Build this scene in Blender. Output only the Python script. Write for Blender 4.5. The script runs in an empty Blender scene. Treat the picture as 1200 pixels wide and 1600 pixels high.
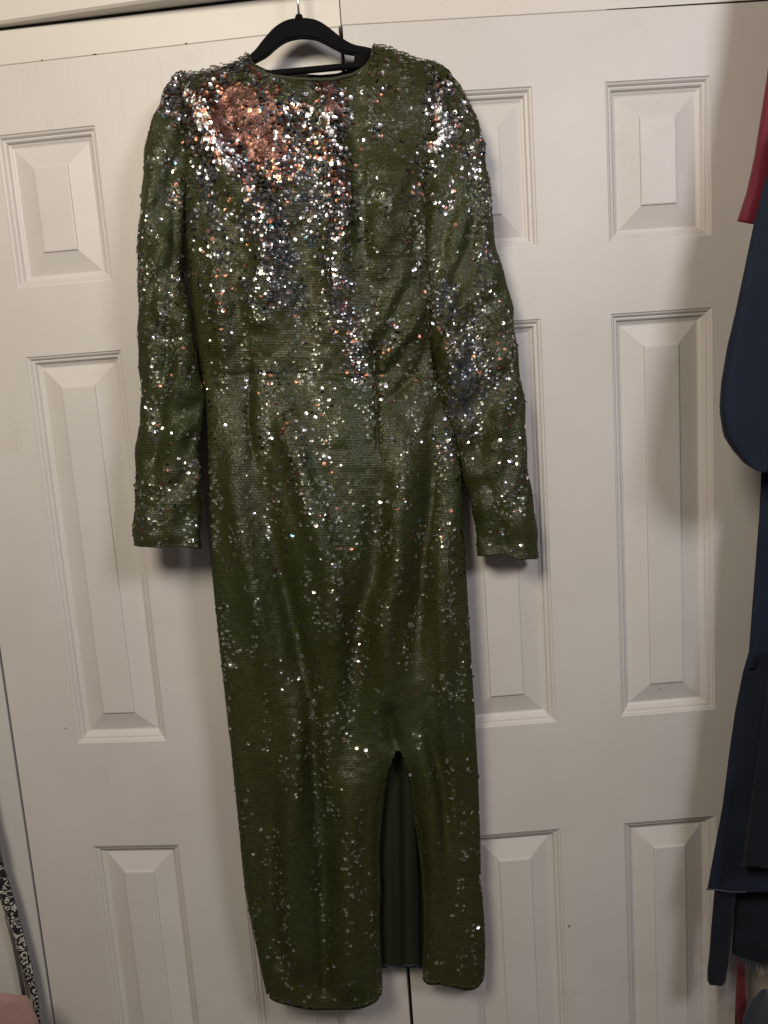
import bpy, bmesh, math, random
import numpy as np
from mathutils import Matrix, Vector
rng = np.random.default_rng(7)
S = bpy.context.scene
COL = S.collection
R = math.radians

# ------------------------------------------------------------------ camera
F = 1205.3                                   # focal length in photo pixels (photo 1200 x 1600)
CAM = np.array([-0.0156, -1.1222, 2.03 - 0.5003])
yaw, pitch, roll = 0.0242, -0.1458, -0.0698
_f = np.array([math.sin(yaw)*math.cos(pitch), math.cos(yaw)*math.cos(pitch), math.sin(pitch)])
_r0 = np.array([math.cos(yaw), -math.sin(yaw), 0.0])
_u0 = np.cross(_r0, _f)
_r = _r0*math.cos(roll) + _u0*math.sin(roll)
_u = _u0*math.cos(roll) - _r0*math.sin(roll)
cd = bpy.data.cameras.new('camera'); cam = bpy.data.objects.new('camera', cd); COL.objects.link(cam)
cd.sensor_fit = 'VERTICAL'; cd.sensor_height = 24.0; cd.sensor_width = 18.0
cd.lens = F/1600*24.0; cd.clip_start = 0.01; cd.clip_end = 50
M = Matrix.Identity(4)
for i in range(3):
    M[i][0] = _r[i]; M[i][1] = _u[i]; M[i][2] = -_f[i]; M[i][3] = CAM[i]
cam.matrix_world = M
S.camera = cam

# ------------------------------------------------------------------ light
S.view_settings.view_transform = 'Standard'; S.view_settings.look = 'None'
S.view_settings.exposure = 0.0; S.view_settings.gamma = 1.0
w = bpy.data.worlds.new('World'); S.world = w; w.use_nodes = True
bg = w.node_tree.nodes['Background']; bg.inputs[0].default_value = (0.60, 0.50, 0.46, 1); bg.inputs[1].default_value = 0.13

def lamp(name, loc, target, size, power, col, shape='DISK'):
    d = bpy.data.lights.new(name, 'AREA'); d.shape = shape; d.size = size; d.energy = power; d.color = col
    o = bpy.data.objects.new(name, d); COL.objects.link(o); o.location = loc
    o.rotation_euler = (Vector(target)-Vector(loc)).to_track_quat('-Z', 'Y').to_euler()
    return o
lamp('ceiling_lamp', (-0.62, -1.45, 2.45), (-0.30, 0.0, 1.25), 0.60, 20.6, (1.0, 0.89, 0.71))
lamp('room_light', (0.92, -1.55, 2.32), (0.20, 0.0, 1.50), 0.46, 13.0, (0.96, 0.93, 0.98))

# ------------------------------------------------------------------ helpers
def ray(px, py):
    px = np.asarray(px, float); py = np.asarray(py, float)
    return _f + (px[..., None]-600)/F*_r - (py[..., None]-800)/F*_u
def at(px, py, y):
    """point of the plane y = const seen at photo pixel (px,py)"""
    d = ray(px, py); t = (np.asarray(y)-CAM[1])/d[..., 1]
    return CAM + d*t[..., None]
def at_plane(px, py, P0, n):
    d = ray(px, py); t = ((np.asarray(P0)-CAM)@np.asarray(n))/(d@np.asarray(n))
    return CAM + d*t[..., None]
def link(name, me, mat=None, parent=None, smooth=False):
    o = bpy.data.objects.new(name, me); COL.objects.link(o)
    if mat: me.materials.append(mat)
    if smooth: me.polygons.foreach_set('use_smooth', [True]*len(me.polygons))
    if parent: o.parent = parent
    return o
def pydata(name, v, f, mat=None, parent=None, smooth=False):
    me = bpy.data.meshes.new(name); me.from_pydata([tuple(map(float, p)) for p in v], [], f); me.update()
    return link(name, me, mat, parent, smooth)
def empty(name, loc=(0, 0, 0)):
    o = bpy.data.objects.new(name, None); o.location = loc; COL.objects.link(o); o.empty_display_size = .05
    return o
def tag(o, label=None, cat=None, group=None, kind=None):
    if label: o['label'] = label
    if cat: o['category'] = cat
    if group: o['group'] = group
    if kind: o['kind'] = kind
    return o
def keep(o, parent):
    """parent with world coordinates kept"""
    o.parent = parent
    o.matrix_parent_inverse = parent.matrix_basis.inverted()
    return o
def box(name, lo, hi, mat, parent=None, bevel=0.0):
    bm = bmesh.new(); bmesh.ops.create_cube(bm, size=1)
    for v in bm.verts:
        v.co = Vector([lo[i] + (v.co[i]+.5)*(hi[i]-lo[i]) for i in range(3)])
    if bevel: bmesh.ops.bevel(bm, geom=bm.edges[:], offset=bevel, segments=2, affect='EDGES')
    me = bpy.data.meshes.new(name); bm.to_mesh(me); bm.free()
    return link(name, me, mat, parent)
def tube(name, pts, rad, mat, parent=None, n=10, closed_ends=True):
    pts = [Vector(p) for p in pts]; rad = rad if hasattr(rad, '__len__') else [rad]*len(pts)
    V = []; Fc = []
    for i, p in enumerate(pts):
        t = (pts[min(i+1, len(pts)-1)]-pts[max(i-1, 0)]).normalized()
        a = t.orthogonal() if i == 0 else (pa - t*pa.dot(t))
        a.normalize(); pa = a; b = t.cross(a)
        for k in range(n):
            V.append(p + (a*math.cos(k*2*math.pi/n) + b*math.sin(k*2*math.pi/n))*rad[i])
    for i in range(len(pts)-1):
        for k in range(n):
            Fc.append((i*n+k, i*n+(k+1) % n, (i+1)*n+(k+1) % n, (i+1)*n+k))
    if closed_ends:
        Fc.append(tuple(range(n))[::-1]); Fc.append(tuple(range((len(pts)-1)*n, len(pts)*n)))
    return pydata(name, V, Fc, mat, parent, True)

# smooth value noise, 2-D, vectorised
_tab = rng.random((64, 64))
def vnoise(x, y):
    xi = np.floor(x).astype(int); yi = np.floor(y).astype(int); fx = x-xi; fy = y-yi
    fx = fx*fx*(3-2*fx); fy = fy*fy*(3-2*fy)
    g = lambda a, b: _tab[a % 64, b % 64]
    return (g(xi, yi)*(1-fx)+g(xi+1, yi)*fx)*(1-fy) + (g(xi, yi+1)*(1-fx)+g(xi+1, yi+1)*fx)*fy
def seg_dist(px, py, pl):
    d = np.full(np.shape(px), 1e9)
    for (x0, y0), (x1, y1) in zip(pl[:-1], pl[1:]):
        dx, dy = x1-x0, y1-y0
        t = np.clip(((px-x0)*dx+(py-y0)*dy)/(dx*dx+dy*dy), 0, 1)
        d = np.minimum(d, np.hypot(px-x0-t*dx, py-y0-t*dy))
    return d
def inside(px, py, poly):
    c = np.zeros(np.shape(px), bool); n = len(poly)
    for i in range(n):
        x0, y0 = poly[i]; x1, y1 = poly[(i+1) % n]
        if y0 == y1: continue
        c ^= ((y0 > py) != (y1 > py)) & (px < (x1-x0)*(py-y0)/(y1-y0)+x0)
    return c
def smoothstep(a, b, x):
    t = np.clip((x-a)/(b-a), 0, 1); return t*t*(3-2*t)

# ------------------------------------------------------------------ materials
def mat(name, color, rough=0.5, metal=0.0, spec=0.5, coat=0.0):
    m = bpy.data.materials.new(name); m.use_nodes = True
    b = m.node_tree.nodes['Principled BSDF']
    b.inputs['Base Color'].default_value = (*color, 1); b.inputs['Roughness'].default_value = rough
    b.inputs['Metallic'].default_value = metal; b.inputs['Specular IOR Level'].default_value = spec
    b.inputs['Coat Weight'].default_value = coat
    return m
def nodes(m): return m.node_tree.nodes, m.node_tree.links, m.node_tree.nodes['Principled BSDF']
def add_bump(m, scale, strength, dist=0.001, stretch=(1, 1, 1), detail=4, prev=None):
    N, L, b = nodes(m)
    tc = N.new('ShaderNodeTexCoord'); mp = N.new('ShaderNodeMapping'); mp.inputs['Scale'].default_value = stretch
    nz = N.new('ShaderNodeTexNoise'); nz.inputs['Scale'].default_value = scale; nz.inputs['Detail'].default_value = detail
    bp = N.new('ShaderNodeBump'); bp.inputs['Strength'].default_value = strength; bp.inputs['Distance'].default_value = dist
    L.new(tc.outputs['Object'], mp.inputs[0]); L.new(mp.outputs[0], nz.inputs[0]); L.new(nz.outputs[0], bp.inputs['Height'])
    if prev: L.new(prev.outputs[0], bp.inputs['Normal'])
    L.new(bp.outputs[0], b.inputs['Normal'])
    return bp
def add_mottle(m, c1, c2, scale, lo=.35, hi=.65, stretch=(1, 1, 1)):
    N, L, b = nodes(m)
    tc = N.new('ShaderNodeTexCoord'); mp = N.new('ShaderNodeMapping'); mp.inputs['Scale'].default_value = stretch
    nz = N.new('ShaderNodeTexNoise'); nz.inputs['Scale'].default_value = scale; nz.inputs['Detail'].default_value = 5
    cr = N.new('ShaderNodeValToRGB'); cr.color_ramp.elements[0].position = lo; cr.color_ramp.elements[1].position = hi
    cr.color_ramp.elements[0].color = (*c1, 1); cr.color_ramp.elements[1].color = (*c2, 1)
    L.new(tc.outputs['Object'], mp.inputs[0]); L.new(mp.outputs[0], nz.inputs[0]); L.new(nz.outputs[0], cr.inputs[0])
    L.new(cr.outputs[0], b.inputs['Base Color'])

paint = mat('white_gloss_paint', (.66, .63, .60), .44, 0, .5)
add_mottle(paint, (.605, .575, .55), (.68, .655, .63), 3.0, .3, .7)
bp = add_bump(paint, 260, .10, .0006)
add_bump(paint, 22, .22, .0016, (3.0, 1, .35), 3, bp)
N, L, b = nodes(paint)
src = b.inputs['Base Color'].links[0].from_socket
tc = N.new('ShaderNodeTexCoord'); nz = N.new('ShaderNodeTexNoise'); nz.inputs['Scale'].default_value = 9; nz.inputs['Detail'].default_value = 8; nz.inputs['Roughness'].default_value = .7
cr = N.new('ShaderNodeValToRGB'); cr.color_ramp.elements[0].position = .58; cr.color_ramp.elements[1].position = .80
mx = N.new('ShaderNodeMix'); mx.data_type = 'RGBA'; mx.inputs[7].default_value = (.50, .45, .38, 1)
ml = N.new('ShaderNodeMath'); ml.operation = 'MULTIPLY'; ml.inputs[1].default_value = .45
L.new(tc.outputs['Object'], nz.inputs[0]); L.new(nz.outputs[0], cr.inputs[0]); L.new(cr.outputs[0], ml.inputs[0]); L.new(ml.outputs[0], mx.inputs[0]); L.new(src, mx.inputs[6]); L.new(mx.outputs[2], b.inputs['Base Color'])
rg = N.new('ShaderNodeMapRange'); rg.inputs[3].default_value = .36; rg.inputs[4].default_value = .56
L.new(nz.outputs[0], rg.inputs[0]); L.new(rg.outputs[0], b.inputs['Roughness'])
trim = mat('trim_paint', (.68, .645, .59), .42); add_bump(trim, 90, .15, .001)
wallm = mat('wall_paint', (.60, .60, .58), .6); add_bump(wallm, 120, .2, .001)
dark = mat('dark_interior', (.012, .010, .009), .9)
grime = mat('old_paint_line', (.10, .075, .055), .8)
velvet = mat('black_velvet', (.0035, .0035, .004), .9, 0, .15)
velvet.node_tree.nodes['Principled BSDF'].inputs['Sheen Weight'].default_value = .08
add_bump(velvet, 900, .5, .0005)
chrome = mat('hook_metal', (.75, .73, .70), .22, 1.0)
lining_m = mat('lining_satin', (.014, .019, .008), .62, 0, .35); add_bump(lining_m, 400, .2, .0005)
base_m = mat('olive_mesh_fabric', (.020, .024, .009), .7); add_bump(base_m, 700, .4, .0006)
binding_m = mat('olive_binding', (.026, .032, .012), .6); add_bump(binding_m, 500, .4, .0006)

seq_m = bpy.data.materials.new('sequin'); seq_m.use_nodes = True
N, L, b = nodes(seq_m)
at1 = N.new('ShaderNodeAttribute'); at1.attribute_name = 'tint'
at2 = N.new('ShaderNodeAttribute'); at2.attribute_name = 'metal'
at3 = N.new('ShaderNodeAttribute'); at3.attribute_name = 'rough'
L.new(at1.outputs['Color'], b.inputs['Base Color']); L.new(at2.outputs['Fac'], b.inputs['Metallic']); L.new(at3.outputs['Fac'], b.inputs['Roughness'])
b.inputs['Specular IOR Level'].default_value = .38
b.inputs['Coat Weight'].default_value = 0.0

# ------------------------------------------------------------------ doors
W = 0.61
s_, pw = .1075, .1468
CX = [s_, s_+pw, W-s_-pw, W-s_]
ZR = [(-.0919, -.3047), (-.4033, -1.0115), (-1.1890, -1.79)]      # top, middle, bottom panels
PROF = [(0, 0), (.0012, -.0016), (.0032, -.0022), (.0050, -.0042), (.0058, -.0058), (.0072, -.0056), (.0092, -.0064), (.0104, -.0084),
        (.0112, -.0105), (.0130, -.0112), (.0155, -.0128), (.0175, -.0132), (.0475, -.0042), (.0482, -.0022), (.0500, -.0018)]
def rings(x0, x1, z0, z1, prof, fill):
    V = []; Fc = []
    for d, y in prof:
        for (x, z) in ((x0+d, z0-d), (x1-d, z0-d), (x1-d, z1+d), (x0+d, z1+d)): V.append((x, -y, z))
    for i in range(len(prof)-1):
        for k in range(4):
            a, b2 = i*4+k, i*4+(k+1) % 4
            Fc.append((a, a+4, b2+4, b2))
    if fill: k = (len(prof)-1)*4; Fc.append((k, k+3, k+2, k+1))
    return V, Fc
def make_door(name, label, loc, rz):
    root = empty(name, loc); root.rotation_euler = (0, 0, rz); tag(root, label, 'door', 'white panelled closet doors side by side')
    xs = [.0015] + CX + [W-.0015]; zs = [-.0015, ZR[0][0], ZR[0][1], ZR[1][0], ZR[1][1], ZR[2][0], ZR[2][1], -2.02]
    V = []; Fc = []
    for z in zs:
        for x in xs: V.append((x, 0, z))
    nx = len(xs)
    for j in range(len(zs)-1):
        for i in range(nx-1):
            if i in (1, 3) and j in (1, 3, 5): continue
            Fc.append((j*nx+i, (j+1)*nx+i, (j+1)*nx+i+1, j*nx+i+1))
    # slab sides and back
    k = len(V); x0, x1, z0, z1 = xs[0], xs[-1], zs[0], zs[-1]; T = .034
    V += [(x0, 0, z0), (x1, 0, z0), (x1, 0, z1), (x0, 0, z1), (x0, T, z0), (x1, T, z0), (x1, T, z1), (x0, T, z1)]
    Fc += [(k, k+1, k+5, k+4), (k+1, k+2, k+6, k+5), (k+2, k+3, k+7, k+6), (k+3, k, k+4, k+7), (k+4, k+5, k+6, k+7)]
    pydata('door_slab', V, Fc, paint, root)
    for (za, zb) in ZR:
        for (xa, xb) in ((CX[0], CX[1]), (CX[2], CX[3])):
            v, f = rings(xa, xb, za, zb, PROF[10:], True); p = pydata('raised_panel', v, f, paint, root)
            v, f = rings(xa, xb, za, zb, PROF[:11], False); pydata('moulding', v, f, paint, p)
    return root
RZL = -0.1176
rd = make_door('closet_door', 'white six panel closet door on the right, behind the right sleeve of the dress', (0, 0, 2.03), 0)
eL = np.array([math.cos(RZL), math.sin(RZL), 0]); oL = np.array([-.0028, .0032, 2.03]); P0L = oL - eL*W
nL = np.array([-eL[1], eL[0], 0])
ld = make_door('closet_door', 'white six panel closet door on the left, angled slightly back from the dress', tuple(P0L), RZL)
# a few paint chips
def chip(px, py, w_, h_, parent, P0, n):
    c = at_plane(px, py, P0, n) - n*.0006
    V = [c + eL*w_*math.cos(a)*(1+.3*math.sin(3*a)) + np.array([0, 0, 1])*h_*math.sin(a) for a in np.linspace(0, 2*math.pi, 9)[:-1]]
    o = pydata('paint_chip', V, [tuple(range(8))], grime, None); bpy.context.view_layer.update(); keep(o, parent)
nR = np.array([0, 1.0, 0])
for (x, y, a, b2) in ((889, 1447, .0012, .0022), (1032, 1077, .0012, .0010)): chip(x, y, a, b2, rd, np.array([0, -.0, 2.03]), nR)
for (x, y, a, b2) in ((103, 1138, .001, .0015), (291, 68, .0016, .0009), (148, 85, .003, .0008), (66, 94, .0012, .0008)): chip(x, y, a, b2, ld, P0L, nL)

# header boards over both doors (flush with them, old paint line between)
def board(name, P, e, n, x0, x1, z0, z1, T, m, bev=.0008):
    bm = bmesh.new(); bmesh.ops.create_cube(bm, size=1)
    for v in bm.verts:
        x = x0+(v.co.x+.5)*(x1-x0); y = (v.co.y+.5)*T; z = z0+(v.co.z+.5)*(z1-z0)
        q = np.array(P)+e*x+n*y; v.co = Vector((q[0], q[1], q[2]+z))
    bmesh.ops.bevel(bm, geom=bm.edges[:], offset=bev, segments=1, affect='EDGES')
    me = bpy.data.meshes.new(name); bm.to_mesh(me); bm.free()
    return link(name, me, m)
eX = np.array([1.0, 0, 0])
hl = board('header_board', P0L, eL, nL, -.35, W+.0022, -.0008, .0445, .03, trim); tag(hl, kind='structure')
hr = board('header_board', (0, 0, 2.03), eX, nR, 0.0004, .95, -.0008, .16, .03, trim); tag(hr, kind='structure')
# near-black sheet added for the unlit closet, so the seams read dark
cb = box('closet_dark_sheet', (-1.3, .14, 0), (1.3, .16, 2.3), dark); tag(cb, kind='structure')
# head casing with its underside: line of its back and front lower edges
zc = 2.03+.047
def at_z(px, py, z):
    d = ray(px, py); t = (z-CAM[2])/d[..., 2]; return CAM+d*t[..., None]
a0, a1 = at_z(np.array([0., 240.]), np.array([36., 0.5]), zc)
dv = (a1-a0)/np.linalg.norm(a1-a0); A = a0 - dv*.4; B = a0 + dv*(.85)
bdn = np.array([-dv[1], dv[0], 0])
V = []
for P in (A, B):
    for (dy, dz) in ((0, .003), (.003, 0), (.12, 0), (.12, .16), (0, .16)): V.append(P+bdn*dy+np.array([0, 0, dz]))
f = [(i, (i+1) % 5, (i+1) % 5+5, i+5) for i in range(5)]+[(4, 3, 2, 1, 0), (5, 6, 7, 8, 9)]
hc = pydata('head_casing', V, f, trim); tag(hc, kind='structure')
# dark gap between header board and casing
gp = board('header_gap', P0L, eL, nL, -.35, W-.02, .0440, .0478, .02, dark, .0002); tag(gp, kind='structure')
for v in gp.data.vertices: v.co += Vector(nL*-.0012)
# gap line at the upper right
gr = pydata('header_gap', [(.36, -.0009, 2.0297), (.52, -.0009, 2.0285), (.95, -.0009, 2.0283), (.95, -.0009, 2.0310), (.52, -.0009, 2.0303), (.36, .009, 2.0297), (.52, .009, 2.0285), (.95, .009, 2.0283), (.95, .009, 2.0310), (.52, .009, 2.0303)],
            [(0, 1, 4), (1, 2, 3, 4), (5, 9, 6), (6, 9, 8, 7), (0, 5, 6, 1), (1, 6, 7, 2), (2, 7, 8, 3), (3, 8, 9, 4), (4, 9, 5, 0)], dark); tag(gr, kind='structure')
# wall / jamb beyond the left door
wl = board('wall', P0L, eL, nL, -.9, -.0032, -2.03, 0.0, .03, wallm); tag(wl, kind='structure')
wr = board('wall', (0, 0, 2.03), eX, nR, W+.003, 1.3, -2.03, 0.0, .03, wallm); tag(wr, kind='structure')

# ------------------------------------------------------------------ dress surfaces
Y0 = .036
LB = np.array([(70, 284), (120, 284), (180, 286), (250, 288), (320, 290), (400, 294), (460, 300), (520, 308), (580, 316), (640, 324), (725, 327), (825, 330), (900, 333),
               (960, 339), (1000, 343), (1060, 350), (1140, 359), (1230, 368), (1290, 374), (1350, 380), (1395, 385), (1430, 391), (1480, 402), (1520, 410), (1555, 418), (1590, 424)], float)
RB = np.array([(70, 692), (120, 690), (180, 682), (250, 672), (320, 668), (400, 672), (480, 676), (560, 684), (640, 700), (695, 712), (742, 719), (821, 722), (895, 727), (980, 732),
               (1050, 736), (1120, 741), (1150, 742), (1216, 746), (1312, 749), (1369, 750), (1374, 747.5), (1399, 752), (1435, 755), (1480, 757), (1528, 756), (1590, 752)], float)
TOP = np.array([(270, 122), (284, 118), (300, 113), (320, 108), (350, 100), (375, 90), (386, 83), (390, 92), (400, 108), (415, 115), (430, 119), (480, 124), (520, 124),
                (550, 117), (570, 106), (581, 92), (584, 69), (600, 70), (621, 78), (642, 87), (672, 96), (690, 105), (705, 112)], float)
HEM = np.array([(404, 1530), (410, 1546), (418, 1556), (435, 1566), (480, 1577), (522, 1577), (560, 1576), (585, 1566), (595, 1556), (600, 1540), (655, 1525), (662, 1531), (670, 1538),
                (688, 1538), (712, 1543), (730, 1547), (745, 1543), (755, 1530), (760, 1515)], float)
SLIT = [(619, 1172), (627, 1174), (637, 1207), (644, 1240), (649, 1285), (653, 1306), (661, 1375), (664, 1450), (661.5, 1510), (661, 1620), (596, 1620), (596, 1530), (594, 1500), (591, 1430),
        (593, 1390), (591, 1330), (597, 1262), (602, 1220), (610, 1189)]
SLIT = [(x+(1.3*math.sin(y/17.)+.8*math.sin(y/7.3) if 1195 < y < 1525 else 0), y) for x, y in SLIT]
def topcurve(px): return np.interp(px, TOP[:, 0], TOP[:, 1])
def hemcurve(px): return np.interp(px, HEM[:, 0], HEM[:, 1])
# folds: polyline, amplitude (m, + towards the viewer), width px
FOLDS = [
 ([(310, 140), (335, 230), (380, 300), (430, 350)], .007, 20), ([(352, 150), (390, 250), (440, 320)], -.004, 16),
 ([(515, 140), (528, 260), (530, 400), (548, 540)], .008, 22), ([(560, 150), (560, 300), (570, 460)], -.005, 18),
 ([(640, 240), (600, 330), (590, 430)], .006, 18), ([(655, 380), (620, 450), (570, 560)], .005, 12), ([(665, 460), (640, 520), (585, 590)], .005, 10),
 ([(672, 520), (655, 580), (600, 640)], -.004, 10), ([(658, 330), (640, 420), (610, 500)], -.005, 11),
 ([(420, 300), (415, 420), (405, 520)], .006, 20), ([(460, 320), (470, 430), (475, 560)], -.005, 20),
 ([(345, 400), (350, 520), (352, 600)], .006, 18), ([(375, 430), (382, 560), (395, 700)], -.004, 14),
 ([(330, 592), (400, 583), (440, 586)], -.0012, 5), ([(480, 584), (560, 592), (600, 586)], -.0010, 5),
 ([(588, 470), (590, 600), (592, 720)], -.0045, 6), ([(395, 560), (392, 660), (400, 730)], -.004, 6),
 ([(430, 590), (450, 680), (490, 800), (520, 950), (540, 1080)], .007, 20), ([(400, 700), (430, 850), (470, 1020), (492, 1200), (510, 1400)], -.008, 18),
 ([(370, 680), (375, 800), (400, 950), (430, 1100)], .006, 16), ([(590, 740), (575, 880), (560, 1040), (555, 1200)], -.007, 20),
 ([(640, 660), (620, 800), (610, 950), (612, 1130)], .007, 20), ([(690, 620), (668, 760), (660, 900), (655, 1050)], -.008, 14),
 ([(665, 480), (690, 560), (700, 640)], -.012, 12), ([(700, 780), (695, 950), (700, 1130), (712, 1300)], .006, 14),
 ([(610, 1100), (616, 1176)], -.006, 12), ([(650, 1150), (672, 1250), (684, 1400)], .006, 14), ([(668, 1130), (700, 1320)], -.004, 12),
 ([(470, 1050), (450, 1320), (460, 1500)], .006, 22), ([(560, 1180), (545, 1350), (550, 1540)], .006, 20), ([(420, 1200), (425, 1350), (440, 1500)], -.006, 16),
 ([(360, 1150), (385, 1330), (410, 1500)], .004, 12), ([(510, 1320), (505, 1540)], -.005, 14)]
def fold_h(px, py):
    wx = px + 9*(vnoise(px/60, py/110)-.5)*2
    h = np.zeros(np.shape(px))
    amp = np.interp(py, [300, 620, 900, 1500], [1.5, 1.95, 2.7, 2.5])
    for pl, a, wd in FOLDS:
        y0_, y1_ = pl[0][1], pl[-1][1]; q = (py-y0_)/max(y1_-y0_, 1)
        if y1_-y0_ > 60: fade = smoothstep(-.12, .30, q)*(1-smoothstep(.70, 1.12, q) if y1_ < 1480 else 1)
        else: fade = 1.0
        h = h + amp*fade*a*np.exp(-(seg_dist(wx, py, pl)/wd)**2)
    up = 1-smoothstep(500, 900, py)
    h = h + (.0042*(vnoise(px/36+5, py/85)-.5) + (.0026-.0018*smoothstep(800, 1150, py))*(vnoise(px/17, py/34+9)-.5)) + up*.0040*(vnoise(px/22+33, py/20)-.5)
    h = h + .0012*(vnoise(px/9+3, py/9)-.5)
    return h
def body_P(a, v):
    """a: angle across (-pi/2..pi/2 front), v: photo row"""
    Lx = np.interp(v, LB[:, 0], LB[:, 1]); Rx = np.interp(v, RB[:, 0], RB[:, 1])
    s, c = np.sin(a), np.cos(a)
    px = (Lx+Rx)/2 + (Rx-Lx)/2*np.sign(s)*np.abs(s)**.85
    py = v + 3*np.sin(px/70) - .012*(px-520)
    h = .026*np.sign(c)*np.abs(c)**.75
    h = h + fold_h(px, py)*np.clip(c, 0, 1)**.5
    # bust and hips
    h = h + .016*np.exp(-((px-400)/90)**2-((py-330)/130)**2) + .016*np.exp(-((px-590)/80)**2-((py-340)/120)**2) + .010*np.exp(-((px-520)/140)**2-((py-820)/200)**2)
    h = h - .010*np.exp(-((py-590)/60)**2)
    # shoulders roll backwards, neckline a little
    t = py-topcurve(px); sh = 1-smoothstep(380, 400, px)*(1-smoothstep(570, 590, px))
    h = h - (.018*sh+.004)*np.exp(-np.clip(t, -20, 500)/18)
    # slit edges fall back
    ds = seg_dist(px, py, SLIT[:9]); ds = np.minimum(ds, seg_dist(px, py, SLIT[11:]+SLIT[:1]))
    h = h - .012*np.exp(-(ds/9)**2)*smoothstep(1160, 1240, py)
    # lower part hangs nearer the door
    h = h - .010*smoothstep(900, 1500, py)
    h = np.maximum(h, -.030)
    return px, py, at(px, py, -(Y0+h))
def body_ok(px, py, m=0.0):
    ok = (py > topcurve(px)+m) & (py < hemcurve(px)-m)
    ok &= ~inside(px, py, SLIT)
    return ok

def lerp_poly(pl, t):
    pl = np.array(pl, float); s = np.r_[0, np.cumsum(np.hypot(*np.diff(pl, axis=0).T))]; s /= s[-1]
    return np.interp(t, s, pl[:, 0]), np.interp(t, s, pl[:, 1])
SL = dict(
 outL=[(284, 112), (272, 120), (262, 135), (250, 160), (240, 182), (232, 215), (224, 270), (220, 320), (216, 430), (216, 500), (219, 562), (220, 612), (220, 655), (215, 695), (212, 750), (210, 800), (211, 852)],
 inL=[(292, 113), (302, 130), (304, 160), (302, 200), (298, 240), (292, 300), (286, 350), (284, 400), (290, 455), (300, 510), (310, 570), (318, 620), (316, 660), (311, 690), (312, 740), (313, 800), (314, 854)],
 outR=[(676, 96), (690, 104), (703, 113), (718, 132), (733, 162), (745, 192), (756, 222), (763, 290), (770, 360), (784, 420), (799, 480), (808, 540), (813, 598), (818, 640), (822, 690), (826, 742), (832, 795), (838, 832), (842, 869)],
 inR=[(662, 94), (656, 110), (652, 140), (650, 180), (648, 220), (650, 280), (656, 350), (662, 410), (668, 470), (674, 530), (682, 580), (692, 630), (701, 660), (709, 685), (716, 712), (727, 752), (738, 797), (745, 835), (750, 867)])
def make_sleeve_P(outer, inner, side):
    n = 400; tt = np.linspace(0, 1, n)
    # equal index matching keeps the rows square to the arm
    k = np.linspace(0, 1, len(outer)); o = np.array(outer, float); i_ = np.array(inner, float)
    cen = (o+i_)/2; cl = np.r_[0, np.cumsum(np.hypot(*np.diff(cen, axis=0).T))]; LEN = cl[-1]
    f1 = [(0.1, .3), (0.25, .35)]
    def P(a, v):
        ox, oy = np.interp(v, cl, o[:, 0]), np.interp(v, cl, o[:, 1]); ix, iy = np.interp(v, cl, i_[:, 0]), np.interp(v, cl, i_[:, 1])
        s, c = np.sin(a), np.cos(a); k = .5+.5*np.sign(s)*np.abs(s)**.9
        lx, ly, rx, ry = (ox, oy, ix, iy) if side < 0 else (ix, iy, ox, oy)
        px = lx+(rx-lx)*k; py = ly+(ry-ly)*k
        we = smoothstep(LEN-26, LEN, v)
        py = py+we*(1.3*np.sin(k*9+side)+.8*np.sin(k*21)*(c > 0)); py = py+we*(side > 0)*(4.0*smoothstep(.42, .62, k)-1.5)
        px = px+1.6*np.sin(v/23.+side*2)*np.abs(s)**3+1.0*np.sin(v/9.7)*np.abs(s)**3
        T = .024*np.clip(v/120, .25, 1)
        h = T*np.sign(c)*np.abs(c)**.8
        q = v/LEN
        h = h + np.clip(c, 0, 1)**.5*(
            .0060*(vnoise((k*3+side*7)+v/160, v/150+3)-.5)*2 + .0066*(vnoise(k*4.0+11+v/90, v/38)-.5)*2 + .0020*(vnoise(px/11, py/14)-.5)
            - .0045*np.exp(-(((k-.55-.25*np.sin(v/130.))/.10))**2)*smoothstep(90, 260, v)
            + .0035*np.sin(v/11.+4*k)*smoothstep(LEN-150, LEN-60, v)*(1-smoothstep(LEN-40, LEN, v))*.7)
        h = h - .012*(1-smoothstep(0, 70, v)) - .006*smoothstep(300, LEN, v) - .004
        h = np.maximum(h, -.032)
        return px, py, at(px, py, -(Y0+h))
    return P, LEN

def cloth_mesh(name, Pf, a0, a1, na, vs, okf, m, parent):
    a = np.linspace(a0, a1, na); AA, VV = np.meshgrid(a, vs)
    px, py, P = Pf(AA, VV)
    P = P.copy(); P[..., 1] += .0022           # cloth lies just behind the sequins
    V = P.reshape(-1, 3); ok = okf(px, py) if okf else np.ones(px.shape, bool)
    Fc = []
    nv = len(vs)
    for j in range(nv-1):
        for i in range(na-1):
            if ok[j, i] and ok[j, i+1] and ok[j+1, i] and ok[j+1, i+1]:
                q = j*na+i; Fc.append((q, q+na, q+na+1, q+1))
    used = np.unique(np.array(Fc).ravel()); remap = -np.ones(len(V), int); remap[used] = np.arange(len(used))
    Fc = [tuple(int(remap[x]) for x in f) for f in Fc]
    return pydata(name, V[used], Fc, m, parent, True)

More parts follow.
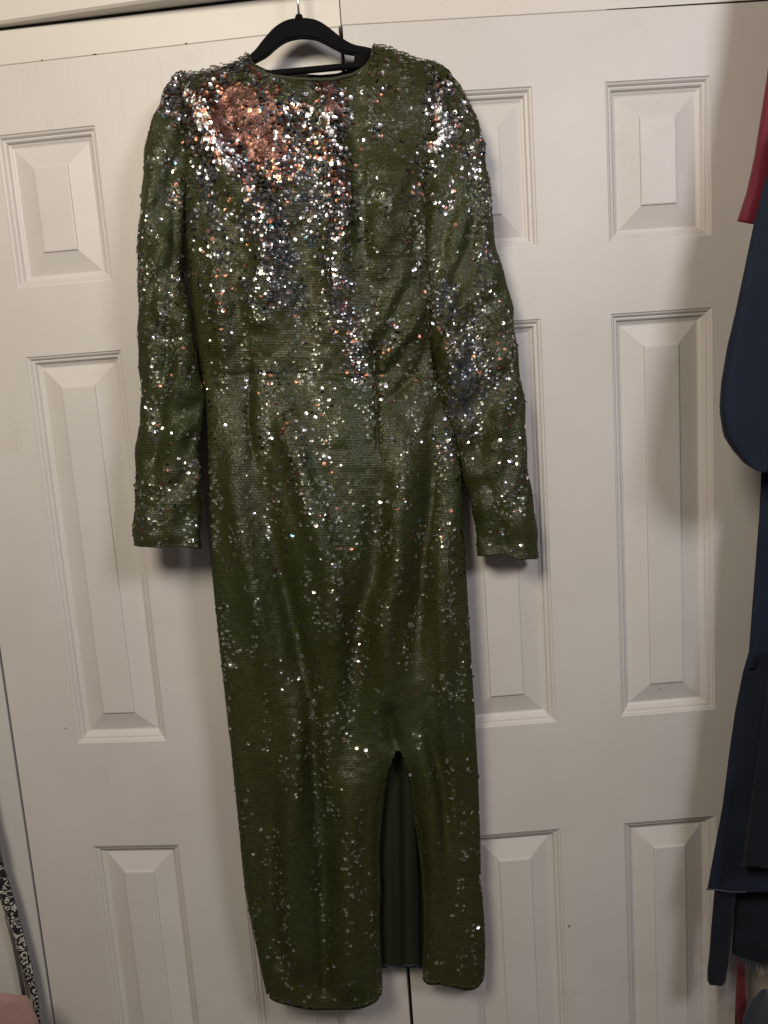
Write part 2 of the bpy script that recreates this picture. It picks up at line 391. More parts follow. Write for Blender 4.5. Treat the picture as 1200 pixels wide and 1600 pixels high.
def place_rows(Pf, a0, a1, vs, step, okf):
    """sequin centres and frames along horizontal threads"""
    pos = []; tx = []; tz = []; PX = []; PY = []
    for r_, v in enumerate(vs):
        a = np.linspace(a0, a1, 260); vv = np.full(260, v)
        px, py, P = Pf(a, vv)
        d = np.r_[0, np.cumsum(np.linalg.norm(np.diff(P, axis=0), axis=1))]
        n = int(d[-1]/step)
        if n < 2: continue
        s = (np.arange(n)+.25+.5*(r_ % 2)+rng.normal(0, .10, n))*step
        ai = np.interp(s, d, a); vi = np.full(n, v)+rng.normal(0, .45, n)
        px, py, P0 = Pf(ai, vi)
        Pa = Pf(ai+.012, vi)[2]-Pf(ai-.012, vi)[2]; Pb = Pf(ai, vi+1.6)[2]-Pf(ai, vi-1.6)[2]
        ok = okf(px, py) if okf else np.ones(n, bool)
        pos.append(P0[ok]); tx.append(Pa[ok]); tz.append(Pb[ok]); PX.append(px[ok]); PY.append(py[ok])
    return [np.concatenate(q) for q in (pos, tx, tz, PX, PY)]

# ---- where reflections of the room are painted as silver / copper / gunmetal tints
def G(px, py, cx, cy, sx, sy, rot=0.0):
    c, s = math.cos(rot), math.sin(rot); dx, dy = px-cx, py-cy
    return np.exp(-((dx*c+dy*s)/sx)**2-((-dx*s+dy*c)/sy)**2)
def ST(px, py, pl, wd): return np.exp(-(seg_dist(px, py, pl)/wd)**2)
def fields(px, py):
    n1 = vnoise(px/13+2, py/17+7); n2 = vnoise(px/27+40, py/52+11); n3 = vnoise(px/8+17, py/8+29)
    copper = 1.6*G(px, py, 380, 185, 58, 50) + .5*G(px, py, 350, 142, 40, 18) + .55*G(px, py, 440, 245, 45, 40) + .7*ST(px, py, [(508, 135), (516, 200), (530, 300)], 16) \
        + .10*ST(px, py, [(530, 790), (550, 840), (520, 900), (540, 1050)], 24)
    silver = 1.3*ST(px, py, [(298, 150), (325, 205), (345, 245)], 17) + 1.2*ST(px, py, [(345, 205), (372, 245), (398, 305)], 13) + .9*ST(px, py, [(505, 135), (530, 170), (520, 230), (530, 320)], 18) \
        + .9*ST(px, py, [(410, 180), (470, 170), (500, 200)], 15) + .8*ST(px, py, [(430, 210), (425, 290), (420, 350)], 24) + .65*ST(px, py, [(530, 320), (520, 420), (545, 520), (565, 590)], 17) \
        + .5*ST(px, py, [(400, 340), (430, 390), (400, 460)], 26) + 1.1*ST(px, py, [(690, 130), (680, 170), (700, 200), (680, 225)], 16) + .9*G(px, py, 676, 262, 14, 12) \
        + .6*ST(px, py, [(575, 145), (610, 140)], 9) + .8*G(px, py, 587, 212, 10, 16) + .35*ST(px, py, [(715, 150), (740, 220), (757, 300)], 20) \
        + 1.0*ST(px, py, [(280, 118), (340, 106), (392, 92)], 15) + .8*ST(px, py, [(262, 135), (245, 165), (280, 185)], 12) + .5*ST(px, py, [(262, 140), (300, 190), (300, 240)], 10) + .6*G(px, py, 320, 270, 14, 25) \
        + .35*ST(px, py, [(480, 350), (500, 420)], 14) + .3*G(px, py, 690, 690, 14, 30)
    navy = .55*ST(px, py, [(420, 180), (470, 250), (500, 330)], 34) + .5*ST(px, py, [(400, 320), (430, 400), (450, 470)], 26) + .45*ST(px, py, [(320, 280), (350, 400)], 16) + .9*G(px, py, 730, 590, 26, 80, .15) + .8*G(px, py, 700, 470, 18, 35) + .35*G(px, py, 548, 545, 30, 26) + .35*G(px, py, 540, 480, 30, 40) + .5*G(px, py, 755, 360, 12, 120) * .6 \
        + .35*G(px, py, 300, 350, 18, 35) + .3*G(px, py, 430, 580, 40, 12) + .5*ST(px, py, [(330, 110), (390, 100)], 12)
    # loose sparkle: strings of sequins tinted as glints down the folds, thinning towards the hem
    fall = np.interp(py, [80, 400, 700, 900, 1150, 1350, 1600], [.11, .10, .085, .055, .026, .012, .007])
    loose = fall*(.15+2.6*smoothstep(.52, .82, n2)*(.4+1.2*n1))
    loose = loose + np.interp(py, [300, 700, 1000, 1300], [.05, .10, .05, .0])*(ST(px, py, [(430, 600), (470, 720), (520, 850), (530, 1000)], 26)) \
        + .12*ST(px, py, [(600, 560), (690, 520)], 26)*(px > 560) + .16*ST(px, py, [(728, 1200), (735, 1320)], 9) + .14*ST(px, py, [(770, 470), (795, 620), (800, 700)], 18) \
        + .12*G(px, py, 265, 600, 22, 70) + .08*G(px, py, 270, 790, 30, 60)
    return copper*(.45+n1), silver*(.12+1.5*n1), navy*(.4+n1), loose, n3

def sequin_mesh(name, data, parent, Rr=.00285):
    pos, tx, tz, px, py = data; n = len(px)
    tx = tx/np.linalg.norm(tx, axis=1)[:, None]
    nr = np.cross(tz, tx); nr /= np.linalg.norm(nr, axis=1)[:, None]+1e-12
    flip = nr[:, 1] > .35; nr[flip] *= -1
    dn = np.cross(tx, nr); dn *= np.where(dn[:, 2] > 0, -1, 1)[:, None]       # down the cloth
    cop, sil, nav, loose, n3 = fields(px, py)
    sil = sil*.78; cop = cop*.9; loose = loose*np.interp(py, [450, 700, 900], [.72, .58, .46]); edge = np.abs(nr[:, 1]) < .35; loose = np.where(edge, loose*.8+.05, loose)
    u = rng.random(n)
    gg = G(px, py, 372, 180, 56, 50)*1.15+G(px, py, 425, 225, 40, 34)+G(px, py, 516, 155, 16, 26)*.8 + .5*(vnoise(px/14+9, py/14+2)-.5)
    ss = ST(px, py, [(298, 150), (322, 195), (345, 235), (362, 262)], 13)+.9*ST(px, py, [(345, 225), (375, 255), (396, 300)], 9)+.9*ST(px, py, [(690, 140), (686, 185), (700, 205), (678, 232)], 11)+.6*ST(px, py, [(508, 185), (522, 220), (530, 250)], 9) + .5*(vnoise(px/12+19, py/12+42)-.5)
    tot = cop+sil+nav; pf = np.clip(tot*1.05, 0, .94); pf = np.where(tot < .12, 0, pf)
    refl_tinted = u < pf; lz = (~refl_tinted) & (rng.random(n) < loose)
    pick = rng.random(n)*np.maximum(tot, 1e-6)
    kind = np.zeros(n, int)                                                    # 0 olive; reflection tints: 1 copper 2 silver 3 gunmetal
    kind[refl_tinted & (pick < cop)] = 1; kind[refl_tinted & (pick >= cop) & (pick < cop+sil)] = 2; kind[refl_tinted & (pick >= cop+sil)] = 3
    kind[lz] = rng.choice([2, 1, 3, 4], lz.sum(), p=[.74, .15, .10, .01])
    # sheen painted as a lighter grey-green tint on some tilted olive sequins
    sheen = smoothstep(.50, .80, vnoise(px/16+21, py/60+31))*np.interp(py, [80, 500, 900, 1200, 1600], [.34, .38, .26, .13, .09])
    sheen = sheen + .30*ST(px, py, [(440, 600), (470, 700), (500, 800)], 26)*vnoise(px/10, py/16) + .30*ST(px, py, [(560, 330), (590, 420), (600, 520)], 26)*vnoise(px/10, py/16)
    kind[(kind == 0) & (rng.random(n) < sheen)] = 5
    sub = (kind == 2) & refl_tinted & (rng.random(n) < .42); kind[sub] = rng.choice([1, 3, 4, 2], sub.sum(), p=[.36, .46, .02, .16])
    sub = (kind == 1) & refl_tinted & (rng.random(n) < .30); kind[sub] = rng.choice([3, 2], sub.sum(), p=[.55, .45])
    flatc = (gg > .60) & (rng.random(n) < .80); kind[flatc] = 1
    flats = (ss > .58) & (rng.random(n) < .75); kind[flats] = 2; kind[flats & (rng.random(n) < .22)] = 1; flatc &= ~flats
    # tilt: olive ones lie like shingles; reflection-tinted ones stand off their thread
    rough_area = vnoise(px/30+50, py/24+3)
    jit = .04+.10*smoothstep(.55, .85, rough_area)*(1-.55*smoothstep(700, 1200, py))
    a_up = np.where(kind == 0, .10+rng.normal(0, 1, n)*jit*.6, .24+rng.normal(0, .26, n)); a_up = np.where(kind == 5, .22+rng.normal(0, .13, n), a_up)
    a_sd = np.where(kind == 0, rng.normal(0, 1, n)*jit*.6, rng.normal(0, .24, n)); a_sd = np.where(kind == 5, rng.normal(0, .14, n), a_sd)
    calm = (kind == 1) & (rng.random(n) < .75); a_up[calm] = .16+rng.normal(0, .07, calm.sum()); a_sd[calm] = rng.normal(0, .07, calm.sum())
    calm = (kind == 2) & refl_tinted & (rng.random(n) < .45); a_up[calm] = .02+rng.normal(0, .12, calm.sum()); a_sd[calm] = .08+rng.normal(0, .12, calm.sum())
    a_up = np.where(edge & (py < 200), a_up*.35, a_up); a_sd = np.where(edge & (py < 200), a_sd*.35, a_sd)
    calm = (kind == 3) & (nav > .35); a_up[calm] = -.05+rng.normal(0, .14, calm.sum()); a_sd[calm] = rng.normal(0, .14, calm.sum())
    a_up[flatc] = .08+rng.normal(0, .045, flatc.sum()); a_sd[flatc] = rng.normal(0, .045, flatc.sum())
    a_up[flats] = -.12+rng.normal(0, .13, flats.sum()); a_sd[flats] = .14+rng.normal(0, .12, flats.sum())
    nn = nr - dn*np.tan(np.clip(a_up, -1, 1.1))[:, None] + tx*np.tan(np.clip(a_sd, -1, 1))[:, None]
    nn /= np.linalg.norm(nn, axis=1)[:, None]
    ax = tx-nn*np.sum(tx*nn, axis=1)[:, None]; ax /= np.linalg.norm(ax, axis=1)[:, None]; ay = np.cross(nn, ax)
    lift = np.where((kind == 0) | (kind == 5) | flatc, .0004+.0004*rng.random(n), .0004+.0013*rng.random(n)**1.5)
    c = pos + nr*lift[:, None]
    K = 8; th = np.arange(K)*2*math.pi/K
    ca, sa = np.cos(th), np.sin(th)
    rr = Rr*(1+rng.normal(0, .03, n))
    out = c[:, None, :] + rr[:, None, None]*(ca[None, :, None]*ax[:, None, :]+sa[None, :, None]*ay[:, None, :]) + nn[:, None, :]*.00030
    inn = c[:, None, :] + .20*rr[:, None, None]*(ca[None, :, None]*ax[:, None, :]+sa[None, :, None]*ay[:, None, :])
    V = np.concatenate([out, inn], axis=1).reshape(-1, 3)
    base = (np.arange(n)*2*K)[:, None]
    k = np.arange(K); k2 = (k+1) % K
    Fq = np.stack([base+k, base+k2, base+K+k2, base+K+k], axis=2).reshape(-1, 4)
    me = bpy.data.meshes.new(name)
    me.vertices.add(len(V)); me.vertices.foreach_set('co', V.ravel().astype(np.float32))
    nf = len(Fq); me.loops.add(nf*4); me.loops.foreach_set('vertex_index', Fq.ravel().astype(np.int32))
    me.polygons.add(nf); me.polygons.foreach_set('loop_start', (np.arange(nf)*4).astype(np.int32))
    me.update(calc_edges=True)
    tint = np.zeros((n, 4)); tint[:, 3] = 1
    ol = np.array([.035, .041, .012]); v_ = (1+rng.normal(0, .07, n))
    warm = vnoise(px/70+9, py/160+4)
    tint[:, :3] = ol*v_[:, None]*np.stack([.88+.30*warm, np.ones(n), .85+.15*rng.random(n)], 1)
    def put(k, cols, sd=.1):
        m_ = kind == k; q = np.array(cols)[rng.integers(0, len(cols), m_.sum())]; tint[m_, :3] = np.clip(q*(1+rng.normal(0, sd, m_.sum()))[:, None], 0, .95)
    put(1, [(.30, .125, .09), (.26, .12, .09), (.70, .36, .22), (.22, .11, .085), (.28, .14, .10), (.24, .115, .085), (.32, .14, .10)])  # warm surroundings mirrored in the sequins, put in as copper tint
    put(2, [(.88, .88, .90), (.60, .58, .60), (.80, .72, .70), (.42, .42, .45), (.86, .80, .86), (.30, .30, .31), (.25, .245, .24)])
    put(3, [(.10, .11, .12), (.15, .14, .15), (.08, .095, .11)], .2)
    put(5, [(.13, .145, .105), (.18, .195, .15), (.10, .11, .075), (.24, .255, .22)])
    put(4, [(.30, .62, .80), (.35, .75, .85)])
    tint[flatc, :3] = np.array([.21, .108, .090])*(1+rng.normal(0, .12, flatc.sum()))[:, None]
    metal = np.where(kind == 0, .10, 1.0); metal[kind == 3] = .6; metal[kind == 5] = .35
    rough = np.where(kind == 0, np.clip(rng.normal(.46, .05, n), .3, .6), np.clip(rng.normal(.24, .07, n), .1, .45))
    rough[(kind == 1)] = np.clip(rng.normal(.38, .06, (kind == 1).sum()), .2, .6)
    rough[flatc] = .42; rough[flats] = np.clip(rng.normal(.36, .06, flats.sum()), .2, .5)
    metal[flatc] = .75
    A1 = me.attributes.new('tint', 'FLOAT_COLOR', 'POINT'); A1.data.foreach_set('color', np.repeat(tint, 2*K, axis=0).ravel().astype(np.float32))
    for nm, arr in (('metal', metal), ('rough', rough)):
        A = me.attributes.new(nm, 'FLOAT', 'POINT'); A.data.foreach_set('value', np.repeat(arr, 2*K).astype(np.float32))
    o = link(name, me, seq_m, parent); tag(o, kind='stuff')
    return o

dress = empty('sequin_dress', (0, 0, 0))
tag(dress, 'long olive green sequin dress with side slit hanging on a black hanger', 'dress')
body = cloth_mesh('dress_body', body_P, -1.75, 1.75, 110, np.arange(66, 1592, 3.0), lambda x, y: body_ok(x, y, 1.0), base_m, dress)
STEP = .0036; ROW = 4.0
def seq_ok(x, y):
    ds = np.minimum(seg_dist(x, y, SLIT[:9]), seg_dist(x, y, SLIT[11:]+SLIT[:1]))
    return body_ok(x, y, 0.0) & (y < hemcurve(x)-3.2) & (ds > np.where(y < 1195, .3, 2.2))
sq = place_rows(body_P, -1.8, 1.8, np.arange(66, 1595, ROW), STEP, seq_ok)
sequin_mesh('sequins', sq, body)
for side, o_, i_ in ((-1, 'outL', 'inL'), (1, 'outR', 'inR')):
    P, LEN = make_sleeve_P(SL[o_], SL[i_], side)
    sl = cloth_mesh('sleeve', P, -math.pi, math.pi, 64, np.linspace(0, LEN, 250), None, base_m, dress)
    sq = place_rows(P, -1.95, 1.95, np.arange(1, LEN-1, ROW), STEP, None)
    sequin_mesh('sequins', sq, sl)
    # cuff edge
    a = np.linspace(-math.pi, math.pi, 40); _, _, Q = P(a, np.full(40, LEN)); Q = Q.copy(); Q[:, 1] += .001
    tube('cuff', Q, .0022, binding_m, sl, 6, False)
    # dark inside of the sleeve mouth
# neckline binding
nx_ = np.array([(387, 85), (391, 95), (400, 108), (415, 115.5), (430, 119.5), (455, 122.5), (480, 124.3), (500, 124.8), (520, 124), (550, 117), (570, 106), (580, 93), (584, 72)], float)
h = np.interp(nx_[:, 0], [386, 400, 430, 480, 550, 572, 584], [.004, .016, .022, .024, .022, .016, .004])
tube('neck_binding', at(nx_[:, 0], nx_[:, 1], -(Y0+h)), .0022, binding_m, dress, 8)
def edge_tube(name, pl, hh, rad=.0015):
    q = np.array(catmull(pl, 4)); tube(name, at(q[:, 0], q[:, 1], -(Y0+hh)), rad, binding_m, dress, 6)
def catmull(pts, k=6):
    P = np.array(pts, float); o = []
    for i in range(len(P)-1):
        p0, p1, p2, p3 = P[max(i-1, 0)], P[i], P[i+1], P[min(i+2, len(P)-1)]
        for t in np.arange(k)/k: o.append(.5*((2*p1)+(-p0+p2)*t+(2*p0-5*p1+4*p2-p3)*t*t+(-p0+3*p1-3*p2+p3)*t**3))
    o.append(P[-1]); return [tuple(x) for x in o]
edge_tube('slit_edge', [(618, 1173), (610, 1189), (602, 1220), (597, 1262), (591, 1330), (593, 1390), (591, 1430), (594, 1500), (596, 1530), (595, 1555)], .004)
edge_tube('slit_edge', [(619, 1172), (627, 1175), (637, 1207), (644, 1240), (649, 1285), (653, 1306), (661, 1375), (664, 1450), (662, 1510), (662, 1531)], .004)
edge_tube('hem_binding', [(421, 1557), (435, 1565), (480, 1575.5), (522, 1576), (560, 1575), (585, 1565), (594, 1553)], -.004, .0018)
edge_tube('hem_binding', [(662, 1530), (670, 1537), (688, 1537), (712, 1542), (730, 1546), (745, 1542), (755, 1529)], -.004, .0018)
# back of the dress
def back_P(px, py): return at(px, py, -(.012+.003*vnoise(px/30, py/90)+.0*px))
xs = np.linspace(0, 1, 60); ys = np.r_[np.linspace(0, 1, 130)]
V = []; Fc = []
BT = np.array([(284, 122), (330, 110), (380, 96), (398, 100), (415, 108), (440, 113), (500, 117), (545, 113), (560, 104), (580, 86), (600, 78), (650, 94), (692, 112)], float)
for j, t in enumerate(ys):
    for s in xs:
        v = 118+(1512-118)*t
        Lx = np.interp(v, LB[:, 0], LB[:, 1])+3; Rx = np.interp(v, RB[:, 0], RB[:, 1])-3
        px = Lx+(Rx-Lx)*s; py = v+(np.interp(px, BT[:, 0], BT[:, 1])-118)*(1-smoothstep(0, .12, t))
        V.append(back_P(np.array(px), np.array(py)))
for j in range(len(ys)-1):
    for i in range(59): q = j*60+i; Fc.append((q, q+60, q+61, q+1))
pydata('back_panel', V, Fc, binding_m, dress, True)
# lining seen through the slit
V = []; nx2, ny2 = 50, 60
for j in range(ny2):
    t = j/(ny2-1)
    for i in range(nx2):
        s = i/(nx2-1); px = 572+(684-572)*s; hemy = 1510+2.2*math.sin(i*.33+1)+1.0*math.sin(i*.9)
        py = 1150+(hemy-1150)*t
        fo = .0028*math.sin(s*23+.6*math.sin(t*3))*(.4+.6*t)+.016*math.exp(-((s-.60-.03*t)/.13)**4)-.002*math.sin(s*9+t*2)
        V.append(at(np.array(px), np.array(py), -(.024+fo)))
Fc = [(j*nx2+i, (j+1)*nx2+i, (j+1)*nx2+i+1, j*nx2+i+1) for j in range(ny2-1) for i in range(nx2-1)]
pydata('lining', V, Fc, lining_m, dress, True)
# frayed thread edge of the lining
tube('lining_hem', [V[(ny2-1)*nx2+i] for i in range(nx2)], .0011, mat('lining_hem_thread', (.03, .05, .07), .7), dress, 6)

# ------------------------------------------------------------------ hanger
def extrude_poly(name, poly, yf, yb, m, parent=None, bev=.0016):
    bm = bmesh.new(); p = np.array(poly, float); q = at(p[:, 0], p[:, 1], yf)
    vs = [bm.verts.new(Vector(x)) for x in q]; f = bm.faces.new(vs)
    r_ = bmesh.ops.extrude_face_region(bm, geom=[f]); 
    for v in [g for g in r_['geom'] if isinstance(g, bmesh.types.BMVert)]: v.co.y = yb
    bmesh.ops.recalc_face_normals(bm, faces=bm.faces[:])
    if bev: bmesh.ops.bevel(bm, geom=[e for e in bm.edges if abs(e.verts[0].co.y-e.verts[1].co.y) < 1e-6], offset=bev, segments=3, affect='EDGES')
    me = bpy.data.meshes.new(name); bm.to_mesh(me); bm.free()
    return link(name, me, m, parent)
hanger = empty('clothes_hanger', (0, 0, 0)); tag(hanger, 'black velvet clothes hanger with a steel hook inside the neck of the green dress', 'hanger')
def catmull(pts, k=6):
    P = np.array(pts, float); o = []
    for i in range(len(P)-1):
        p0, p1, p2, p3 = P[max(i-1, 0)], P[i], P[i+1], P[min(i+2, len(P)-1)]
        for t in np.arange(k)/k: o.append(.5*((2*p1)+(-p0+p2)*t+(2*p0-5*p1+4*p2-p3)*t*t+(-p0+3*p1-3*p2+p3)*t**3))
    o.append(P[-1]); return [tuple(x) for x in o]
upper = catmull([(300, 119), (345, 106), (378, 94), (387, 87), (399, 76), (410, 62), (428, 42), (446, 31), (461, 27.5), (478, 27), (495, 30.5), (510, 39), (525, 51), (540, 62), (555, 69), (579, 74), (620, 88), (680, 112)])
lower = catmull([(680, 124), (620, 103), (582, 90), (555, 84), (540, 81), (525, 75), (510, 67), (495, 60), (480, 57.5), (464, 58), (446, 63), (431, 73), (416, 86), (396, 97), (378, 108), (345, 119), (300, 131)])
YH = -.026
extrude_poly('hanger_arm', upper+lower, YH-.005, YH+.005, velvet, hanger)
extrude_poly('hanger_bar', [(340, 116), (400, 111.5), (410, 110), (554, 96.5), (570, 95), (640, 108), (640, 114), (573, 105), (556, 104.5), (410, 119), (400, 120.5), (340, 124)], YH-.004, YH+.004, velvet, hanger, .001)
extrude_poly('bar_bracket', [(554, 82), (590, 86), (590, 104), (552, 105)], YH-.0045, YH+.0045, velvet, hanger, .001)
extrude_poly('strap_notch', [(505, 120), (520, 116), (540, 110), (556, 101), (580, 98), (580, 125), (505, 126)], YH-.006+.014, YH+.015, velvet, hanger, .001)
extrude_poly('hook_collar', [(460, 30), (461.5, 24), (463, 21.5), (467, 20.5), (471, 21.5), (472.5, 24), (474, 30)], YH-.0055, YH+.0055, velvet, hanger, .001)
p0 = at(np.array(467.), np.array(24.), YH); p1 = at(np.array(465.), np.array(-6.), YH)
up = (p1-p0)/np.linalg.norm(p1-p0); hk = [p0, p0+up*.02, p1, p1+up*.012]
c = p1+up*.012+np.array([0, .022, .0])
for k in range(1, 15):
    a = math.pi-k*math.pi*1.15/14; hk.append(c+np.array([0, math.cos(a)*.022, math.sin(a)*.022]))
tube('hook', hk, .0015, chrome, hanger, 10)

# ------------------------------------------------------------------ clothes on the right
def cloth_mat(name, col, rough, sheen=.3):
    m = mat(name, col, rough, 0, .3); nodes(m)[2].inputs['Sheen Weight'].default_value = sheen; nodes(m)[2].inputs['Sheen Roughness'].default_value = .5
    q = add_bump(m, 500, .35, .0006); add_bump(m, 14, .55, .010, (1.6, 1, .7), 3, q); return m
crim = cloth_mat('crimson_cloth', (.155, .007, .026), .65)
navy = cloth_mat('navy_crepe', (.0065, .0125, .027), .85, .06)
navy2 = cloth_mat('dark_navy_knit', (.0045, .007, .014), .9, .05)
redm = cloth_mat('red_ribbon', (.11, .004, .012), .5)
beige = cloth_mat('beige_lace', (.34, .26, .19), .8)
steel = cloth_mat('slate_cloth', (.022, .028, .038), .8)
def hanging(name, left, right, y, T, m, parent=None, amp=.006, freq=5, seed=0, n=26, rows=70, hem_wave=0):
    """closed, pillow-sectioned cloth between two edge polylines"""
    V = []; Fc = []; l = np.linspace(0, 1, rows)
    for j, t in enumerate(l):
        lx, ly = lerp_poly(left, t); rx, ry = lerp_poly(right, t)
        for i in range(n):
            a = -math.pi+2*math.pi*i/n; k = .5+.5*math.sin(a); c = math.cos(a)
            px = lx+(rx-lx)*k; py = ly+(ry-ly)*k + hem_wave*math.sin(k*25+seed)*t
            fo = amp*math.sin(k*freq*2+seed+.8*math.sin(t*4))*max(c, 0)**.6 + amp*.5*float(vnoise(np.array(k*4+seed), np.array(t*9.)))
            yy = y-(T*math.copysign(abs(c)**.8, c)+fo)
            V.append(at(np.array(px), np.array(py), yy))
    for j in range(rows-1):
        for i in range(n): Fc.append((j*n+i, (j+1)*n+i, (j+1)*n+(i+1) % n, j*n+(i+1) % n))
    Fc.append(tuple(range(n))); Fc.append(tuple(range((rows-1)*n, rows*n))[::-1])
    return pydata(name, V, Fc, m, parent, True)
g1 = empty('crimson_top'); tag(g1, 'crimson red garment sleeve hanging at the upper right edge, above the navy dress', 'garment', 'clothes hanging at the right')
hanging('sleeve', [(1240, -160), (1215, 20), (1202, 90), (1190, 170), (1178, 245), (1166, 300), (1151, 346)], [(1330, -160), (1330, 20), (1330, 90), (1320, 170), (1290, 245), (1270, 300), (1240, 362)], -.10, .014, crim, g1, .004, 4, 1)
g2 = empty('navy_dress'); tag(g2, 'navy blue dress with a gathered bell sleeve hanging beside the right door', 'dress', 'clothes hanging at the right')
hanging('bell_sleeve', [(1262, -100), (1240, 150), (1210, 215), (1197, 278), (1177, 350), (1163, 418), (1149, 485), (1135, 544), (1126, 598), (1123, 640), (1129, 680), (1142, 701), (1162, 724), (1183, 736)],
        [(1330, -100), (1300, 150), (1300, 210), (1300, 290), (1300, 360), (1300, 425), (1300, 490), (1300, 585), (1300, 640), (1290, 680), (1270, 702), (1250, 722), (1230, 736), (1215, 741)], -.125, .026, navy, g2, .012, 4, 2)
hanging('bodice', [(1215, 420), (1192, 600), (1189, 735), (1186, 800), (1176, 930), (1170, 1010), (1168, 1045)], [(1340, 420)]+[(1340, y) for y in (600, 735, 800, 930, 1010, 1045)], -.075, .026, navy, g2, .013, 6, 3)
hanging('skirt_tier', [(1170, 1015), (1160, 1050), (1148, 1110), (1138, 1180), (1128, 1260), (1115, 1330), (1104, 1391)], [(1380, 1010), (1380, 1050), (1380, 1110), (1380, 1180), (1385, 1260), (1390, 1330), (1395, 1400)],
        -.075, .028, navy, g2, .014, 7, 4, hem_wave=1.5)
hanging('skirt_tier', [(1205, 1010), (1195, 1100), (1180, 1200), (1168, 1290), (1158, 1352)], [(1380, 1010), (1380, 1100), (1380, 1200), (1380, 1290), (1380, 1360)], -.12, .022, navy2, g2, .012, 7, 7, hem_wave=1.2)
g3 = empty('dark_cardigan'); tag(g3, 'dark navy long sleeved knit with ragged hem hanging below the navy skirt', 'garment', 'clothes hanging at the right')
hanging('sleeve', [(1120, 1370), (1115, 1400), (1111, 1450), (1108, 1490), (1105, 1515), (1105, 1532), (1109, 1539)], [(1158, 1370), (1150, 1400), (1145, 1450), (1140, 1490), (1137, 1515), (1134, 1534), (1129, 1541)], -.07, .014, navy2, g3, .003, 3, 1)
hanging('hem_panel', [(1152, 1370), (1147, 1420), (1144, 1470), (1142, 1494)], [(1390, 1370), (1390, 1420), (1390, 1490), (1390, 1530)], -.055, .018, navy2, g3, .008, 6, 5, hem_wave=5)
hemm = mat('hem_thread', (.035, .045, .065), .7)
for x0, x1, ya, yb, yy, T_ in ((1104, 1395, 1391, 1400, .076, .028), (1158, 1380, 1352, 1360, .121, .022)):
    aa = np.linspace(-1.5, 1.5, 60); kk = .5+.5*np.sin(aa); xx = x0+(x1-x0)*kk
    tube('hem_stitch', at(xx, ya+(yb-ya)*kk+1.5*np.sin(kk*25+4), -(yy+T_*np.cos(aa)**.8)), .0011, hemm, g2, 5)
frm = rng.random((46, 3))
V = []; Fc = []
for i in range(46):                                    # frayed threads under the knit hem
    x = 1143+i*2.1; y = 1494+(x-1143)*.34; l_ = 5+10*frm[i, 0]; dx = 5*(frm[i, 1]-.5); k = len(V)
    for (a_, b_) in ((x-.8, y-3), (x+.8, y-3), (x+dx+.5, y+l_), (x+dx-.5, y+l_)):
        for d_ in (-.082, -.080): V.append(at(np.array(a_), np.array(b_), d_-.006*frm[i, 2]))
    Fc += [(k, k+2, k+4, k+6), (k+1, k+7, k+5, k+3), (k, k+1, k+3, k+2), (k+2, k+3, k+5, k+4), (k+4, k+5, k+7, k+6), (k+6, k+7, k+1, k)]
tag(pydata('fringe', V, Fc, hemm, g3), kind='stuff')
g4 = hanging('red_ribbon', [(1150, 1480), (1151, 1520), (1149, 1560), (1146, 1640)], [(1166, 1480), (1166, 1520), (1168, 1560), (1167, 1640)], -.05, .003, redm, None, .002, 3, 2)
tag(g4, 'narrow red ribbon hanging below the dark knit at the lower right', 'ribbon')
g5 = hanging('beige_scarf', [(1178, 1500), (1186, 1530), (1194, 1560), (1205, 1600)], [(1230, 1500), (1235, 1530), (1240, 1560), (1260, 1600)], -.05, .006, beige, None, .003, 4, 3)
tag(g5, 'beige lacy cloth peeking out under the dark knit in the lower right corner', 'cloth')
g6 = hanging('slate_cloth', [(1190, 1545), (1175, 1560), (1162, 1585), (1156, 1620), (1150, 1680)], [(1205, 1545), (1215, 1560), (1230, 1585), (1250, 1620), (1260, 1680)], -.07, .010, steel, None, .003, 4, 5)
tag(g6, 'dark slate blue cloth at the bottom right corner beside the red ribbon', 'cloth')

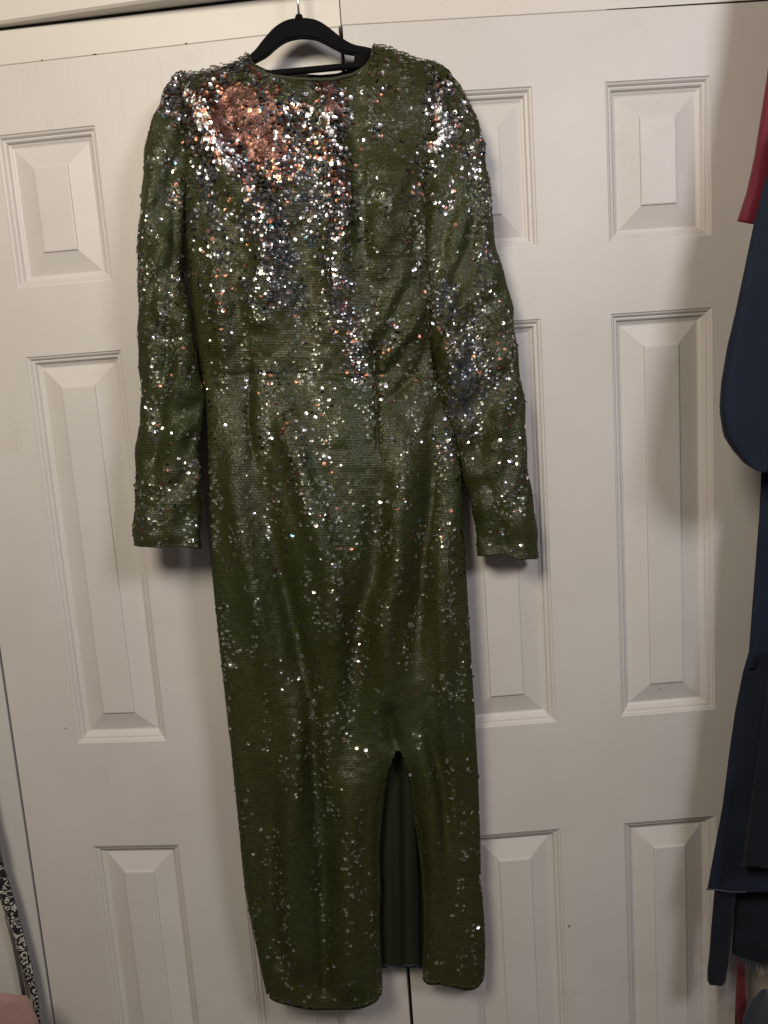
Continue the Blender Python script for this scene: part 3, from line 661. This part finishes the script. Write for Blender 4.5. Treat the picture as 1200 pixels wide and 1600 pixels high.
# ------------------------------------------------------------------ things at the lower left
pat = mat('scroll_print', (.5, .5, .5), .75)
N, L, b = nodes(pat)
tc = N.new('ShaderNodeTexCoord'); mp = N.new('ShaderNodeMapping'); mp.inputs['Scale'].default_value = (70, 70, 70)
vo = N.new('ShaderNodeTexVoronoi'); vo.feature = 'F1'; vo.inputs['Scale'].default_value = 1.0; vo.inputs['Randomness'].default_value = .55
mm = N.new('ShaderNodeMath'); mm.operation = 'MULTIPLY'; mm.inputs[1].default_value = 19
sn = N.new('ShaderNodeMath'); sn.operation = 'SINE'
cr = N.new('ShaderNodeValToRGB'); cr.color_ramp.elements[0].position = .45; cr.color_ramp.elements[1].position = .62
cr.color_ramp.elements[0].color = (.008, .010, .012, 1); cr.color_ramp.elements[1].color = (.50, .48, .45, 1)
nz = N.new('ShaderNodeTexNoise'); nz.inputs['Scale'].default_value = 1.4; ad = N.new('ShaderNodeVectorMath'); ad.operation = 'ADD'
L.new(tc.outputs['Object'], mp.inputs[0]); L.new(mp.outputs[0], nz.inputs[0]); L.new(mp.outputs[0], ad.inputs[0]); L.new(nz.outputs['Color'], ad.inputs[1])
L.new(ad.outputs[0], vo.inputs['Vector']); L.new(vo.outputs['Distance'], mm.inputs[0]); L.new(mm.outputs[0], sn.inputs[0]); L.new(sn.outputs[0], cr.inputs[0]); L.new(cr.outputs[0], b.inputs['Base Color'])
greym = mat('grey_metal', (.16, .16, .17), .45, .4)
pink = cloth_mat('pink_blanket', (.36, .22, .20), .9); add_bump(pink, 60, .6, .004)
ib = empty('ironing_board'); tag(ib, 'folded board with black and white scroll print cover leaning at the lower left', 'ironing board')
hanging('printed_cover', [(-150, 800), (-16, 1345), (0, 1407), (19, 1457), (32, 1507), (49, 1555), (54, 1587), (110, 1900)], [(-110, 800), (4, 1345), (22, 1400), (35, 1450), (50, 1507), (61, 1560), (62, 1590), (122, 1900)], +.055, .008, pat, ib, .002, 3, 1, 20, 60)
hanging('cover_trim', [(-110, 980), (-26, 1315), (-10, 1348)], [(-92, 980), (0, 1318), (5, 1347)], +.052, .010, greym, ib, .001, 3, 1, 14, 20)
tube('metal_leg', at(np.array([10., 22., 30., 38.]), np.array([1430., 1475., 1515., 1556.]), .066), .0032, greym, ib)
bl = hanging('blanket', [(-420, 1500), (-430, 1570), (-440, 1760), (-450, 2300)], [(44, 1556), (60, 1590), (95, 1760), (150, 2300)], -.02, .05, pink, None, .012, 4, 3, 30, 40)
tag(bl, 'dusty pink blanket heaped at the bottom left corner below the printed board', 'blanket')
